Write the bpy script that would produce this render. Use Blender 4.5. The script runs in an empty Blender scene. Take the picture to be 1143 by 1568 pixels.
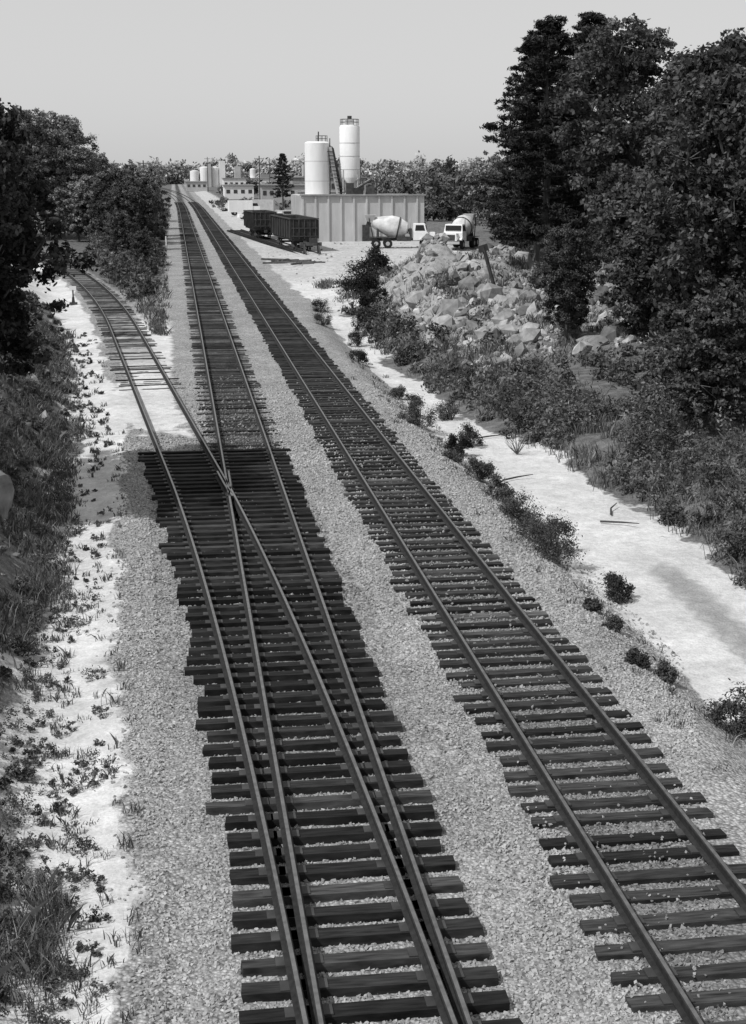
import bpy, math, random
import numpy as np
from mathutils import Vector, Matrix
random.seed(7)
R = np.random.default_rng(11)
scene = bpy.context.scene
COL = scene.collection

# ------------------------------------------------------------------ noise
def _h(ix, iy, s):
    n = (ix*374761393 + iy*668265263 + s*1442695041) & 0x7fffffff
    n = ((n ^ (n >> 13)) * 1274126177) & 0x7fffffff
    return ((n ^ (n >> 16)) & 0xffff)/65535.0
def vnoise(x, y, s=0):
    x = np.asarray(x, float); y = np.asarray(y, float)
    ix = np.floor(x).astype(np.int64); iy = np.floor(y).astype(np.int64)
    fx = x-ix; fy = y-iy
    fx = fx*fx*(3-2*fx); fy = fy*fy*(3-2*fy)
    a = _h(ix, iy, s); b = _h(ix+1, iy, s); c = _h(ix, iy+1, s); d = _h(ix+1, iy+1, s)
    return (a*(1-fx)+b*fx)*(1-fy)+(c*(1-fx)+d*fx)*fy
def fbm(x, y, s=0, o=4):
    v = 0; a = .5; t = 0
    for i in range(o):
        v = v+a*vnoise(np.asarray(x)*2**i, np.asarray(y)*2**i, s+i); t += a; a *= .5
    return v/t
def ss(a, b, x):
    t = np.clip((np.asarray(x, float)-a)/(b-a), 0, 1)
    return t*t*(3-2*t)

# ------------------------------------------------------------------ layout
AX, BX = 1.97, 5.80           # track centre lines (tracks run along +Y)
def divc(y):                  # centre line of the diverging track
    y = np.asarray(y, float)
    off = np.where(y < 39, .001007*np.clip(y-.4, 0, None)**2, 1.5+(y-39)*.083)
    off = off+np.where(y > 80, .000865*(y-80)**2, 0)
    return AX-off
def xbank(y): return np.minimum(np.interp(y, [5, 13, 25, 43], [-1.5, -1.62, -2.45, -3.5]), divc(y)-3.1)
def xgravL(y):
    return np.where(np.asarray(y) < 45, np.interp(y, [5, 13, 19, 29, 41, 45], [-.35, -.5, -.85, -1.4, -1.7, -1.9]), divc(y)-1.6)
def xright(y): return np.interp(y, [10, 26, 36, 45, 52, 62, 70, 85], [12.4, 12.6, 12.7, 12.2, 11.1, 10.7, 10.4, 10.6])

def gz(x, y):
    x = np.asarray(x, float); y = np.asarray(y, float)
    n = fbm(x*.25, y*.25, 3)-.5
    z = -.06+0*x
    near = 1-ss(78, 100, y)
    z = z-.62*ss(7.7, 9.5, x)*near
    xr = xright(y)
    z = z+near*(.5*ss(xr, xr+2, x)+1.1*ss(xr+1, xr+12, x))+near*.6*ss(xr, xr+3, x)*n*1.6
    far = ss(90, 112, y)
    z = z+far*(.25*ss(10, 14, x))
    m = ss(63, 96, y)*(1-ss(100, 109, y))*ss(11.5, 16.5, x+.04*(y-90))*(1-ss(30, 40, x))
    z = z+m*(2.3+2.2*(fbm(x*.33, y*.2, 9)-.5)*2)
    xb = xbank(y); d = xb-x
    hb = np.interp(y, [0, 60, 100, 170, 400], [2.9, 2.5, 1.3, .9, .5])
    z = z-.1*ss(0, 1, xgravL(y)-x)
    z = z+hb*ss(0, 3.8, d)+ss(0, 3, d)*n*1.1
    z = z+ss(14, 40, np.abs(x-4))*n*.6
    return z

# ------------------------------------------------------------------ materials
def newmat(name):
    m = bpy.data.materials.new(name); m.use_nodes = True
    nt = m.node_tree; bs = nt.nodes["Principled BSDF"]
    bs.inputs["Specular IOR Level"].default_value = .2
    return m, nt, bs
def N(nt, t, **k):
    n = nt.nodes.new(t)
    for a, b in k.items(): setattr(n, a, b)
    return n
def maprange(nt, src, a, b, c, d):
    n = N(nt, "ShaderNodeMapRange"); nt.links.new(src, n.inputs[0])
    for i, v in enumerate((a, b, c, d)): n.inputs[1+i].default_value = v
    return n.outputs[0]
def mth(nt, op, a, b):
    n = N(nt, "ShaderNodeMath", operation=op)
    for i, v in enumerate((a, b)):
        if isinstance(v, (int, float)): n.inputs[i].default_value = v
        else: nt.links.new(v, n.inputs[i])
    return n.outputs[0]
def noise(nt, scale, detail=4, stretch=None):
    tc = N(nt, "ShaderNodeTexCoord"); src = tc.outputs["Object"]
    if stretch:
        mp = N(nt, "ShaderNodeMapping"); mp.inputs["Scale"].default_value = stretch
        nt.links.new(src, mp.inputs[0]); src = mp.outputs[0]
    n = N(nt, "ShaderNodeTexNoise"); n.inputs["Scale"].default_value = scale; n.inputs["Detail"].default_value = detail
    nt.links.new(src, n.inputs["Vector"]); return n.outputs[0]
def tocol(nt, src, bs): nt.links.new(src, bs.inputs["Base Color"])
def surf(name, base, var=.25, scale=3, rough=.8, metal=0, bump=0, stretch=None):
    m, nt, bs = newmat(name)
    n1 = noise(nt, scale, 6, stretch)
    tocol(nt, maprange(nt, n1, .25, .75, base*(1-var), base*(1+var)), bs)
    bs.inputs["Roughness"].default_value = rough; bs.inputs["Metallic"].default_value = metal
    if bump:
        b = N(nt, "ShaderNodeBump"); b.inputs["Strength"].default_value = bump
        b.inputs["Distance"].default_value = .05
        nt.links.new(n1, b.inputs["Height"]); nt.links.new(b.outputs[0], bs.inputs["Normal"])
    return m
def massmat(name, base, transl=0, nscale=0, rough=.85, nvar=.3, bump=0, stretch=None):
    m = bpy.data.materials.new(name); m.use_nodes = True; nt = m.node_tree
    at = N(nt, "ShaderNodeAttribute", attribute_name="shade")
    v = mth(nt, 'MULTIPLY', at.outputs["Fac"], base)
    bs = nt.nodes["Principled BSDF"]
    if nscale:
        n1 = noise(nt, nscale, 5, stretch)
        v = mth(nt, 'MULTIPLY', v, maprange(nt, n1, .25, .75, 1-nvar, 1+nvar))
        if bump:
            b = N(nt, "ShaderNodeBump"); b.inputs["Strength"].default_value = bump; b.inputs["Distance"].default_value = .04
            nt.links.new(n1, b.inputs["Height"]); nt.links.new(b.outputs[0], bs.inputs["Normal"])
    bs.inputs["Specular IOR Level"].default_value = .15
    tocol(nt, v, bs); bs.inputs["Roughness"].default_value = rough
    if transl:
        nt.nodes.remove(bs)
        df = N(nt, "ShaderNodeBsdfDiffuse"); nt.links.new(v, df.inputs[0])
        tr = N(nt, "ShaderNodeBsdfTranslucent"); nt.links.new(v, tr.inputs[0])
        mx = N(nt, "ShaderNodeMixShader"); mx.inputs[0].default_value = transl
        nt.links.new(df.outputs[0], mx.inputs[1]); nt.links.new(tr.outputs[0], mx.inputs[2])
        nt.links.new(mx.outputs[0], nt.nodes["Material Output"].inputs[0])
    return m

M_leaf = massmat("leaf", .076, .25)
M_leaf_dark = massmat("leaf_dark", .045, .25)
M_needle = massmat("needle", .040, .15)
M_leaf_far_haze = massmat("leaf_far_haze", .28, .1)  # distant foliage: atmospheric haze painted in as a lighter base colour
M_leaf_mid_haze = massmat("leaf_mid_haze", .15, .1)  # mid-distance foliage, leaf tone lightened to carry some haze
M_weed = massmat("weed", .13, .3)
M_stone = massmat("ballast_stone", .345, 0, 0, .95)
M_rock = massmat("rubble_rock", .22, 0, 3, .9, .4, .5)
M_tie = massmat("creosoted_tie", .030, 0, 7, .85, .8, .5, (.35, 3, 1))
M_bark = surf("bark", .09, .5, 6, .95, 0, .6, (1, 1, .3))
M_railside = surf("rail_rust", .025, .4, 12, .8)
M_railtop = surf("rail_head", .26, .3, 9, .42, .9)
M_conc = surf("concrete_panel", .46, .22, .8, .9, 0, .1, (1, 1, .3))
M_conc2 = surf("concrete_dark", .26, .3, 1.2, .9)
M_white = surf("white_paint", .74, .09, 1.2, .5, 0, 0, (1, 1, .25))
M_lgrey = surf("grey_paint", .40, .15, 2, .5)
M_steel = surf("dark_steel", .05, .5, 3, .6)
M_rust = surf("rusty_steel", .035, .55, 2.2, .8, 0, 0, (1, 1, .4))
M_tire = surf("tyre", .02, .3, 10, .8)
M_glass = surf("window_glass", .02, .1, 2, .1)
M_wood = surf("weathered_wood", .09, .4, 4, .9, 0, 0, (1, 1, .2))
M_hazeb = surf("hazy_wall", .40, .2, .2, .9)  # town walls and roofs: distance haze mixed into the base colour
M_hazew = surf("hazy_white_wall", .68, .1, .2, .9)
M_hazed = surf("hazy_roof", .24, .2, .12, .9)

# ------------------------------------------------------------------ mesh helpers
def link(ob): COL.objects.link(ob); return ob
def empty(name, loc=(0, 0, 0)):
    e = bpy.data.objects.new(name, None); e.location = loc; e.empty_display_size = .3; return link(e)
def massmesh(name, V, F, mat, shade, smooth=False):
    n, k, _ = V.shape; F = np.asarray(F); m, q = F.shape
    me = bpy.data.meshes.new(name)
    me.vertices.add(n*k); me.vertices.foreach_set("co", V.reshape(-1).astype(np.float32))
    idx = (F[None, :, :]+(np.arange(n)*k)[:, None, None]).reshape(-1)
    me.loops.add(n*m*q); me.loops.foreach_set("vertex_index", idx.astype(np.int32))
    me.polygons.add(n*m)
    me.polygons.foreach_set("loop_start", (np.arange(n*m)*q).astype(np.int32))
    me.polygons.foreach_set("loop_total", np.full(n*m, q, np.int32))
    me.polygons.foreach_set("use_smooth", np.full(n*m, smooth))
    at = me.attributes.new("shade", 'FLOAT', 'FACE')
    at.data.foreach_set("value", np.repeat(shade, m).astype(np.float32))
    me.materials.append(mat); me.update(calc_edges=True)
    return me
def obj(name, me, parent=None, loc=None):
    o = bpy.data.objects.new(name, me); link(o)
    if loc is not None: o.location = loc
    if parent: o.parent = parent
    return o
CUBE = [(0, 3, 2, 1), (4, 5, 6, 7), (0, 1, 5, 4), (1, 2, 6, 5), (2, 3, 7, 6), (3, 0, 4, 7)]
CC = np.array([(-1, -1, -1), (1, -1, -1), (1, 1, -1), (-1, 1, -1), (-1, -1, 1), (1, -1, 1), (1, 1, 1), (-1, 1, 1)], float)
_p = (1+5**.5)/2
ICO = np.array([(-1, _p, 0), (1, _p, 0), (-1, -_p, 0), (1, -_p, 0), (0, -1, _p), (0, 1, _p), (0, -1, -_p), (0, 1, -_p), (_p, 0, -1), (_p, 0, 1), (-_p, 0, -1), (-_p, 0, 1)])/1.9
ICF = [(0, 11, 5), (0, 5, 1), (0, 1, 7), (0, 7, 10), (0, 10, 11), (1, 5, 9), (5, 11, 4), (11, 10, 2), (10, 7, 6), (7, 1, 8), (3, 9, 4), (3, 4, 2), (3, 2, 6), (3, 6, 8), (3, 8, 9), (4, 9, 5), (2, 4, 11), (6, 2, 10), (8, 6, 7), (9, 8, 1)]
def randrot(n):
    q = R.normal(size=(n, 4)); q /= np.linalg.norm(q, axis=1)[:, None]
    w, x, y, z = q.T
    return np.stack([1-2*(y*y+z*z), 2*(x*y-z*w), 2*(x*z+y*w), 2*(x*y+z*w), 1-2*(x*x+z*z), 2*(y*z-x*w),
                     2*(x*z-y*w), 2*(y*z+x*w), 1-2*(x*x+y*y)], 1).reshape(n, 3, 3)
def stones(P, S, base=None):
    base = CC if base is None else base
    n = len(P); k = len(base)
    V = base[None]*R.uniform(.55 if k == 12 else .45, 1.0, (n, k, 1))*R.uniform(.75, 1.1, (n, k, 3))
    V = V*(S[:, None, None])*R.uniform(.45, 1.2, (n, 1, 3))
    V = np.einsum('nij,nkj->nki', randrot(n), V)
    return V+P[:, None, :]
def leafquads(P, S, asp=.55, up=.5, out=None):
    n = len(P)
    nr = R.normal(size=(n, 3)); nr /= np.linalg.norm(nr, axis=1)[:, None]
    nr[:, 2] += up
    if out is not None: nr += out*.8
    nr /= np.linalg.norm(nr, axis=1)[:, None]+1e-9
    t = R.normal(size=(n, 3)); u = np.cross(nr, t); u /= np.linalg.norm(u, axis=1)[:, None]+1e-9
    v = np.cross(nr, u)
    s = S[:, None]
    return np.stack([P-u*s*.5, P-v*s*.5*asp+u*s*.08, P+u*s*.5, P+v*s*.5*asp+u*s*.08], 1)
QUAD = [(0, 1, 2, 3)]
def clumps(cents, rad, per, flat=.7):
    k = len(cents)
    idx = np.repeat(np.arange(k), per)
    d = R.normal(size=(len(idx), 3)); d /= np.linalg.norm(d, axis=1)[:, None]
    r = R.uniform(.0, 1, len(idx))**.45*(1+.25*R.normal(size=len(idx)))
    P = cents[idx]+d*np.array([1, 1, flat])*(r*rad[idx])[:, None]
    return P, d, idx

class B:
    def __init__(s): s.v = []; s.f = []; s.m = []; s.mats = []
    def mi(s, mat):
        if mat not in s.mats: s.mats.append(mat)
        return s.mats.index(mat)
    def add(s, vs, fs, mat):
        o = len(s.v); s.v += [tuple(v) for v in vs]; i = s.mi(mat)
        for f in fs: s.f.append(tuple(o+a for a in f)); s.m.append(i)
    def box(s, c, d, mat, top=(1, 1), rz=0, ry=0, shift=0):
        vs = []
        for p in CC:
            x, y, z = p[0]*d[0]/2, p[1]*d[1]/2, p[2]*d[2]/2
            if p[2] > 0: x = x*top[0]+shift; y *= top[1]
            if ry: x, z = x*math.cos(ry)+z*math.sin(ry), -x*math.sin(ry)+z*math.cos(ry)
            if rz: x, y = x*math.cos(rz)-y*math.sin(rz), x*math.sin(rz)+y*math.cos(rz)
            vs.append((c[0]+x, c[1]+y, c[2]+z))
        s.add(vs, CUBE, mat)
    def rev(s, p0, p1, prof, mat, n=14):
        p0 = Vector(p0); p1 = Vector(p1); ax = (p1-p0)
        L = ax.length; ax.normalize()
        t = Vector((0, 0, 1)) if abs(ax.z) < .9 else Vector((1, 0, 0))
        u = ax.cross(t).normalized(); w = ax.cross(u)
        vs = []; fs = []
        for (a, r) in prof:
            for i in range(n):
                an = 2*math.pi*i/n
                vs.append(p0+ax*(a*L)+u*(r*math.cos(an))+w*(r*math.sin(an)))
        for j in range(len(prof)-1):
            for i in range(n):
                k = (i+1) % n
                fs.append((j*n+i, j*n+k, (j+1)*n+k, (j+1)*n+i))
        fs.append(tuple(range(n))[::-1]); fs.append(tuple((len(prof)-1)*n+i for i in range(n)))
        s.add(vs, fs, mat)
    def cyl(s, p0, p1, r0, mat, r1=None, n=10): s.rev(p0, p1, [(0, r0), (1, r0 if r1 is None else r1)], mat, n)
    def mesh(s, name):
        me = bpy.data.meshes.new(name); me.from_pydata(s.v, [], s.f)
        for m in s.mats: me.materials.append(m)
        me.polygons.foreach_set("material_index", s.m)
        me.update(); return me
    def obj(s, name, parent=None, loc=(0, 0, 0), rz=0, smooth=False):
        me = s.mesh(name)
        o = obj(name, me, parent, loc); o.rotation_euler = (0, 0, rz)
        if smooth:
            import bmesh
            bm = bmesh.new(); bm.from_mesh(me); bm.normal_update()
            for e in bm.edges:
                if len(e.link_faces) == 2 and e.calc_face_angle(0) > math.radians(35): e.smooth = False
            for f in bm.faces: f.smooth = True
            bm.to_mesh(me); bm.free()
        return o

# ------------------------------------------------------------------ ground
def spaced(segs):
    out = []
    for a, b, st in segs:
        n = max(1, int(round((b-a)/st))); out += list(np.linspace(a, b, n, endpoint=False))
    out.append(segs[-1][1]); return np.array(out)
gx = spaced([(-3000, -300, 300), (-300, -60, 20), (-60, -14, 2), (-14, -6, .4), (-6, 13.5, .13), (13.5, 26, .35), (26, 60, 1.5), (60, 400, 20), (400, 3000, 300)])
ys = [4.0]
while ys[-1] < 6000: ys.append(ys[-1]+max(.12, ys[-1]*.0075 if ys[-1] < 300 else ys[-1]*.04))
gy = np.array([-60, -20, -5, 0]+ys)
X, Y = np.meshgrid(gx, gy)
Z = gz(X, Y)
Z = Z+(fbm(X*3, Y*3, 21)-.5)*.04*np.where(Y < 120, 1, 0)
Z = Z-.03*(np.abs(X-(AX+divc(np.clip(Y, 0, 44)))/2) < 2.2)*(Y < 44.5)
nx, ny = len(gx), len(gy)
me = bpy.data.meshes.new("ground")
me.vertices.add(nx*ny); me.vertices.foreach_set("co", np.stack([X, Y, Z], -1).reshape(-1).astype(np.float32))
ii = (np.arange(ny-1)[:, None]*nx+np.arange(nx-1)[None]).reshape(-1)
fi = np.stack([ii, ii+1, ii+nx+1, ii+nx], 1).reshape(-1)
me.loops.add(len(fi)); me.loops.foreach_set("vertex_index", fi.astype(np.int32))
me.polygons.add(len(ii)); me.polygons.foreach_set("loop_start", (np.arange(len(ii))*4).astype(np.int32))
me.polygons.foreach_set("loop_total", np.full(len(ii), 4, np.int32))
me.polygons.foreach_set("use_smooth", np.full(len(ii), True))
def att(name, a):
    at = me.attributes.new(name, 'FLOAT', 'POINT'); at.data.foreach_set("value", np.clip(a, 0, 1).reshape(-1).astype(np.float32))
wob = (fbm(X*.6, Y*.35, 31)-.5)
xgl = xgravL(Y); xb = xbank(Y); xr = xright(Y)
dv = divc(Y)
sandL = ss(-.35, .35, xgl-X+wob*1.2)
def midsand(X, Y):
    dv = divc(Y); wob = fbm(X*.6, Y*.35, 31)-.5
    Yw = Y+(fbm(X*1.1, Y*.5, 61)-.5)*9
    a = ss(46, 60, Yw)*(1-ss(75, 105, Y))*ss(dv-1.6, dv-.2, X)*(1-ss(-.6, .6, X+.2))*.8
    return np.maximum(a, .75*ss(45, 50, Yw)*(1-ss(56, 66, Yw))*(1-ss(dv+.4, dv+1.4, X+wob)))
midl = midsand(X, Y)
sandR = ss(8.9, 9.5, X+wob*1.0)
sand = np.maximum(np.maximum(sandL, sandR), midl)
sand = np.where((X > 7) & (Y > 100), ss(8.2, 9.4, X+wob), sand)
grassL = ss(-.3, .9, xb-X+wob*2.6)*.85
grassL = np.maximum(grassL, ss(96, 118, Y)*ss(-.4, .6, -.8-X)*ss(1.0, 1.8, np.abs(X-dv))*.85)
grassL = grassL*(1-.9*ss(85, 105, Y)*(1-ss(175, 190, Y))*(X < dv)*ss(.3, .5, fbm(X*.12, Y*.08, 5)))
grassR = ss(-.4, .7, X-xr+wob*2.5)*(1-ss(88, 97, Y))
mound = ss(62, 72, Y)*(1-ss(104, 110, Y))*ss(12, 14.5, X)*(1-ss(24, 27, X))
grassR = grassR*(1-.7*mound)
grassR = np.maximum(grassR, ss(95, 110, Y)*ss(29, 34, X+wob*5))
grassF = ss(190, 230, Y)*ss(8, 12, np.abs(X-4))*.85
grassF = grassF*(1-.8*(X > 8)*(X < 32)*(1-ss(300, 340, Y)))
att("m_sand", sand); att("m_grass", np.maximum(np.maximum(grassL, grassR), grassF))
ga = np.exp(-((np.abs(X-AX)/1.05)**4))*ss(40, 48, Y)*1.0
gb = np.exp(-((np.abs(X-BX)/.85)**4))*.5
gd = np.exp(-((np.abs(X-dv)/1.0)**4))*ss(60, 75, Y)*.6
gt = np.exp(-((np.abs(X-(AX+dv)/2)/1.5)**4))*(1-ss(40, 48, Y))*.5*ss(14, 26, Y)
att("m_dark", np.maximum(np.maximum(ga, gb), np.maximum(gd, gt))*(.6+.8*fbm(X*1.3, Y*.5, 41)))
mud = np.exp(-(((X-11.2-.04*(Y-27))/.75)**2))*ss(15, 20, Y)*(1-ss(31, 34, Y))*.7
mud = np.maximum(mud, .8*mound)
mud = np.maximum(mud, .5*ss(100, 120, Y)*(X > 8))
att("m_mud", mud)
m, nt, bs = newmat("ground_gravel_sand"); L = nt.links
def A(n): a = N(nt, "ShaderNodeAttribute", attribute_name=n); return a.outputs["Fac"]
tc = N(nt, "ShaderNodeTexCoord")
vo = N(nt, "ShaderNodeTexVoronoi"); vo.inputs["Scale"].default_value = 20; L.new(tc.outputs["Object"], vo.inputs["Vector"])
sep = N(nt, "ShaderNodeSeparateColor"); L.new(vo.outputs["Color"], sep.inputs[0])
big = noise(nt, .35, 5); med = noise(nt, 2.2, 6); fine = noise(nt, 22, 4); mid2 = noise(nt, 7, 5)
grav = mth(nt, 'MULTIPLY', maprange(nt, sep.outputs[0], 0, 1, .22, .50), maprange(nt, vo.outputs["Distance"], .1, .75, 1.1, .55))
grav = mth(nt, 'MULTIPLY', grav, maprange(nt, big, .3, .7, .85, 1.18))
grav = mth(nt, 'MULTIPLY', grav, maprange(nt, med, .3, .7, .88, 1.12))
grav = mth(nt, 'MULTIPLY', grav, maprange(nt, mid2, .3, .7, .80, 1.16))
sandc = mth(nt, 'MULTIPLY', maprange(nt, med, .3, .7, .50, .66), maprange(nt, fine, .3, .7, .84, 1.1))
sandc = mth(nt, 'MULTIPLY', sandc, maprange(nt, big, .35, .65, .88, 1.06))
sandc = mth(nt, 'MULTIPLY', sandc, maprange(nt, mid2, .3, .6, .86, 1.03))
mudc = mth(nt, 'MULTIPLY', maprange(nt, med, .3, .7, .20, .38), maprange(nt, fine, .3, .7, .75, 1.15))
grs = mth(nt, 'MULTIPLY', maprange(nt, med, .3, .7, .07, .19), maprange(nt, fine, .3, .7, .6, 1.3))
def mixv(a, b, f):
    n = N(nt, "ShaderNodeMix"); n.data_type = 'FLOAT'
    L.new(f, n.inputs[0]); L.new(a, n.inputs[2]); L.new(b, n.inputs[3]); return n.outputs[0]
def msk(a, amt=.7):
    s = mth(nt, 'ADD', A(a), mth(nt, 'MULTIPLY', mth(nt, 'SUBTRACT', med, .5), amt))
    return maprange(nt, s, .4, .62, 0, 1)
sandc = mixv(sandc, mudc, msk("m_mud", .9))
fs_ = msk("m_sand", .8)
c = mixv(grav, sandc, fs_)
c = mixv(c, grs, msk("m_grass", 1.6))
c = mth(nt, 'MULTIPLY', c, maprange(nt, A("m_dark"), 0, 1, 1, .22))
tocol(nt, c, bs); bs.inputs["Roughness"].default_value = .95
bs.inputs["Specular IOR Level"].default_value = .1
hh = mixv(mth(nt, 'MULTIPLY', vo.outputs["Distance"], -1.0), mth(nt, 'ADD', mth(nt, 'MULTIPLY', fine, .5), mid2), fs_)
bp = N(nt, "ShaderNodeBump"); bp.inputs["Strength"].default_value = .9; bp.inputs["Distance"].default_value = .035
L.new(hh, bp.inputs["Height"]); L.new(bp.outputs[0], bs.inputs["Normal"])
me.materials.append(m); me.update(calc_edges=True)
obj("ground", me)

# ------------------------------------------------------------------ ballast stones
n = 135000
y = 10.8*(6.5**(R.uniform(0, 1, n)**1.15)); x = R.uniform(-1.9, 9.6, n)
keep = (x > xgravL(y)+.15*R.normal(size=n)) & (R.uniform(size=n) < np.where(x > 8.6, .35, 1)) & (x < .32*y+1.5) & (R.uniform(size=n) < 1-ss(38, 68, y)) & (midsand(x, y) < .3)
x, y = x[keep], y[keep]
intu = (np.abs(x-(AX+divc(y))/2) < 2.2) & (y < 44.5)
s = R.uniform(.016, .034, len(x))*(1+.3*(y > 26)+.2*(y > 42))
onB = (np.abs(x-BX) < 1.25) & (R.uniform(size=len(x)) < .05)
s = np.where(onB, s*.8, s)
z = gz(x, y)+s*.15-.035*intu+.07*onB
sh = R.uniform(.74, 1.2, len(x))*np.where(R.uniform(size=len(x)) < .06, .5, 1)*(.80+.40*fbm(x*.5, y*.5, 3))
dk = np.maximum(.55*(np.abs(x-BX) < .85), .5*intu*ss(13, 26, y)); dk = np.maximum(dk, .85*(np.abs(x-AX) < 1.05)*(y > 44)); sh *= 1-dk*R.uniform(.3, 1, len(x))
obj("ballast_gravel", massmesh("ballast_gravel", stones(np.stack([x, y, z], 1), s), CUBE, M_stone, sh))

# ------------------------------------------------------------------ tracks
PROF = [(-.07, 0), (.07, 0), (.07, .015), (.012, .035), (.010, .125), (.036, .135), (.036, .163), (.024, .172), (-.024, .172), (-.036, .163), (-.036, .135), (-.010, .125), (-.012, .035), (-.07, .015)]
def rail(name, pts, parent, z0=.02):
    pts = np.array(pts, float); k = len(PROF); vs = []; fs = []; ms = []
    for i, p in enumerate(pts):
        a = pts[max(i-1, 0)]; b = pts[min(i+1, len(pts)-1)]; t = (b-a)/np.linalg.norm(b-a); nn = (t[1], -t[0])
        for (u, w) in PROF: vs.append((p[0]+nn[0]*u, p[1]+nn[1]*u, z0+w))
    for i in range(len(pts)-1):
        for j in range(k):
            q = (j+1) % k; fs.append((i*k+j, i*k+q, (i+1)*k+q, (i+1)*k+j)); ms.append(1 if j == 7 else 0)
    fs.append(tuple(range(k))); ms.append(0); fs.append(tuple((len(pts)-1)*k+i for i in range(k))[::-1]); ms.append(0)
    me = bpy.data.meshes.new(name); me.from_pydata(vs, [], fs); me.materials.append(M_railside); me.materials.append(M_railtop)
    me.polygons.foreach_set("material_index", ms); me.update(); return obj(name, me, parent)
def yline(a, b):
    o = [a]
    while o[-1] < b: o.append(o[-1]+max(1.0, o[-1]*.03))
    o[-1] = b; return o
def bend(y): return -.00006*np.clip(np.asarray(y, float)-320, 0, None)**2*1.0
def straight(cx, a, b): return [(cx+float(bend(t)), t) for t in yline(a, b)]
def ties(name, cx, cy, half_l, half_r, ang, ztop, parent, hw=.112, shm=1.0):
    n = len(cy); h = .09
    V = CC[None]*np.ones((n, 1, 1))
    lx = np.where(V[:, :, 0] < 0, -half_l[:, None], half_r[:, None])
    ly = V[:, :, 1]*hw*R.uniform(.88, 1.08, (n, 1)); lz = V[:, :, 2]*h-h
    lx = lx+R.normal(size=(n, 8))*.012; ly = ly+R.normal(size=(n, 8))*.008; lz = lz+R.normal(size=(n, 8))*.005
    a = (ang+R.normal(size=n)*.009)[:, None]
    wx = cx[:, None]+lx*np.cos(a)-ly*np.sin(a); wy = cy[:, None]+lx*np.sin(a)+ly*np.cos(a)
    wz = ztop[:, None]+lz
    sh = R.uniform(.4, 1.4, n)*np.where(R.uniform(size=n) < .12, 1.8, 1)*shm
    return obj(name, massmesh(name, np.stack([wx, wy, wz], -1), CUBE, M_tie, sh), parent)
def plates(name, xs, ys, parent):
    n = len(xs); V = CC[None]*np.array([.17, .095, .012])+np.stack([xs, ys, np.full(n, .022)], 1)[:, None, :]
    obj(name, massmesh(name, V, CUBE, M_steel, np.ones(n)), parent)

tA = empty("railway_track"); tB = empty("railway_track"); tD = empty("railway_track"); tS = empty("railway_track")
rail("right_rail", straight(AX+.75, 4, 2200), tA)
rail("left_rail", straight(AX-.75, 4, 2200), tA)
yy = np.array([t for t in np.arange(4, 45, 1.0)]+list(np.arange(45, 216, 2.0)))
def offs(d):
    c = divc(yy); sl = np.gradient(c, yy); nn = np.sqrt(1+sl*sl)
    return list(zip(c+d/nn, yy-d*sl/nn))
rail("left_rail", offs(-.75), tD); rail("right_rail", offs(.75), tD)
rail("wing_rail", [(AX-.75+.10, 40.5), (AX-.75+.09, 38.6), (AX-.75-.02, 37.2)], tA)
rail("wing_rail", [(float(divc(40.5))+.75-.10, 40.5), (float(divc(38.6))+.75-.10, 38.6), (AX-.66, 37.2)], tD)
ty = np.arange(6, 44.6, .52); ty = ty+R.normal(size=len(ty))*.015
left = divc(ty)-1.32; left = np.round(left/.22)*.22+R.normal(size=len(ty))*.06
right = np.full(len(ty), AX+1.32)+R.normal(size=len(ty))*.05
cx = (left+right)/2; hl = (right-left)/2
ties("turnout_ties", cx, ty, hl, hl, np.zeros(len(ty)), np.full(len(ty), .02), tA, .112, .8)
pl = ty[ty < 44]
plates("tie_plates", np.concatenate([np.full(len(pl), AX+.75), np.full(len(pl), AX-.75), divc(pl)-.75, divc(pl)+.75]), np.concatenate([pl]*4), tA)
def reg(cxf, a, b, st=.54, z=0., jit=.05):
    y = np.arange(a, b, st)+R.normal(size=len(np.arange(a, b, st)))*.025; c = cxf(y); n = len(y)
    return c, y, np.full(n, 1.3)+R.normal(size=n)*jit, np.full(n, 1.3)+R.normal(size=n)*jit, z+R.normal(size=n)*.008
c_, y_, a_, b_, z_ = reg(lambda y: AX+bend(y), 44.9, 420, z=-.005); ties("ties", c_, y_, a_, b_, np.zeros(len(y_)), z_-.03*(R.uniform(size=len(y_)) < .4)-.03, tA)
c_, y_, a_, b_, z_ = reg(lambda y: BX+bend(y), 6, 420, z=.012); ties("ties", c_, y_, a_, b_, np.zeros(len(y_)), z_, tB, .112, 1.3)
pl = y_[y_ < 60]; plates("tie_plates", np.concatenate([np.full(len(pl), BX+.75), np.full(len(pl), BX-.75)]), np.concatenate([pl, pl]), tB)
c_, y_, a_, b_, z_ = reg(lambda y: divc(y), 45, 214, z=-.035)
sl = (divc(y_+.5)-divc(y_-.5)); ties("ties", c_, y_, a_, b_, -np.arctan(sl), z_-.09*(y_ < 58)-.03*(R.uniform(size=len(y_)) < .45), tD, .112, 1.3)
rail("left_rail", straight(BX-.75, 4, 2200), tB); rail("right_rail", straight(BX+.75, 4, 2200), tB)
SA = math.atan2(3.3, 41)
def sid(y): return 13.9-(np.asarray(y)-153)*(3.3/41)
rail("left_rail", [(float(sid(t))-.75, t) for t in (150, 180, 215)], tS, .14); rail("right_rail", [(float(sid(t))+.75, t) for t in (150, 180, 215)], tS, .14)
y_ = np.arange(149.5, 215, .55); n = len(y_)
ties("ties", sid(y_), y_, np.full(n, 1.3), np.full(n, 1.3), np.full(n, SA), np.full(n, .14), tS)

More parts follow.
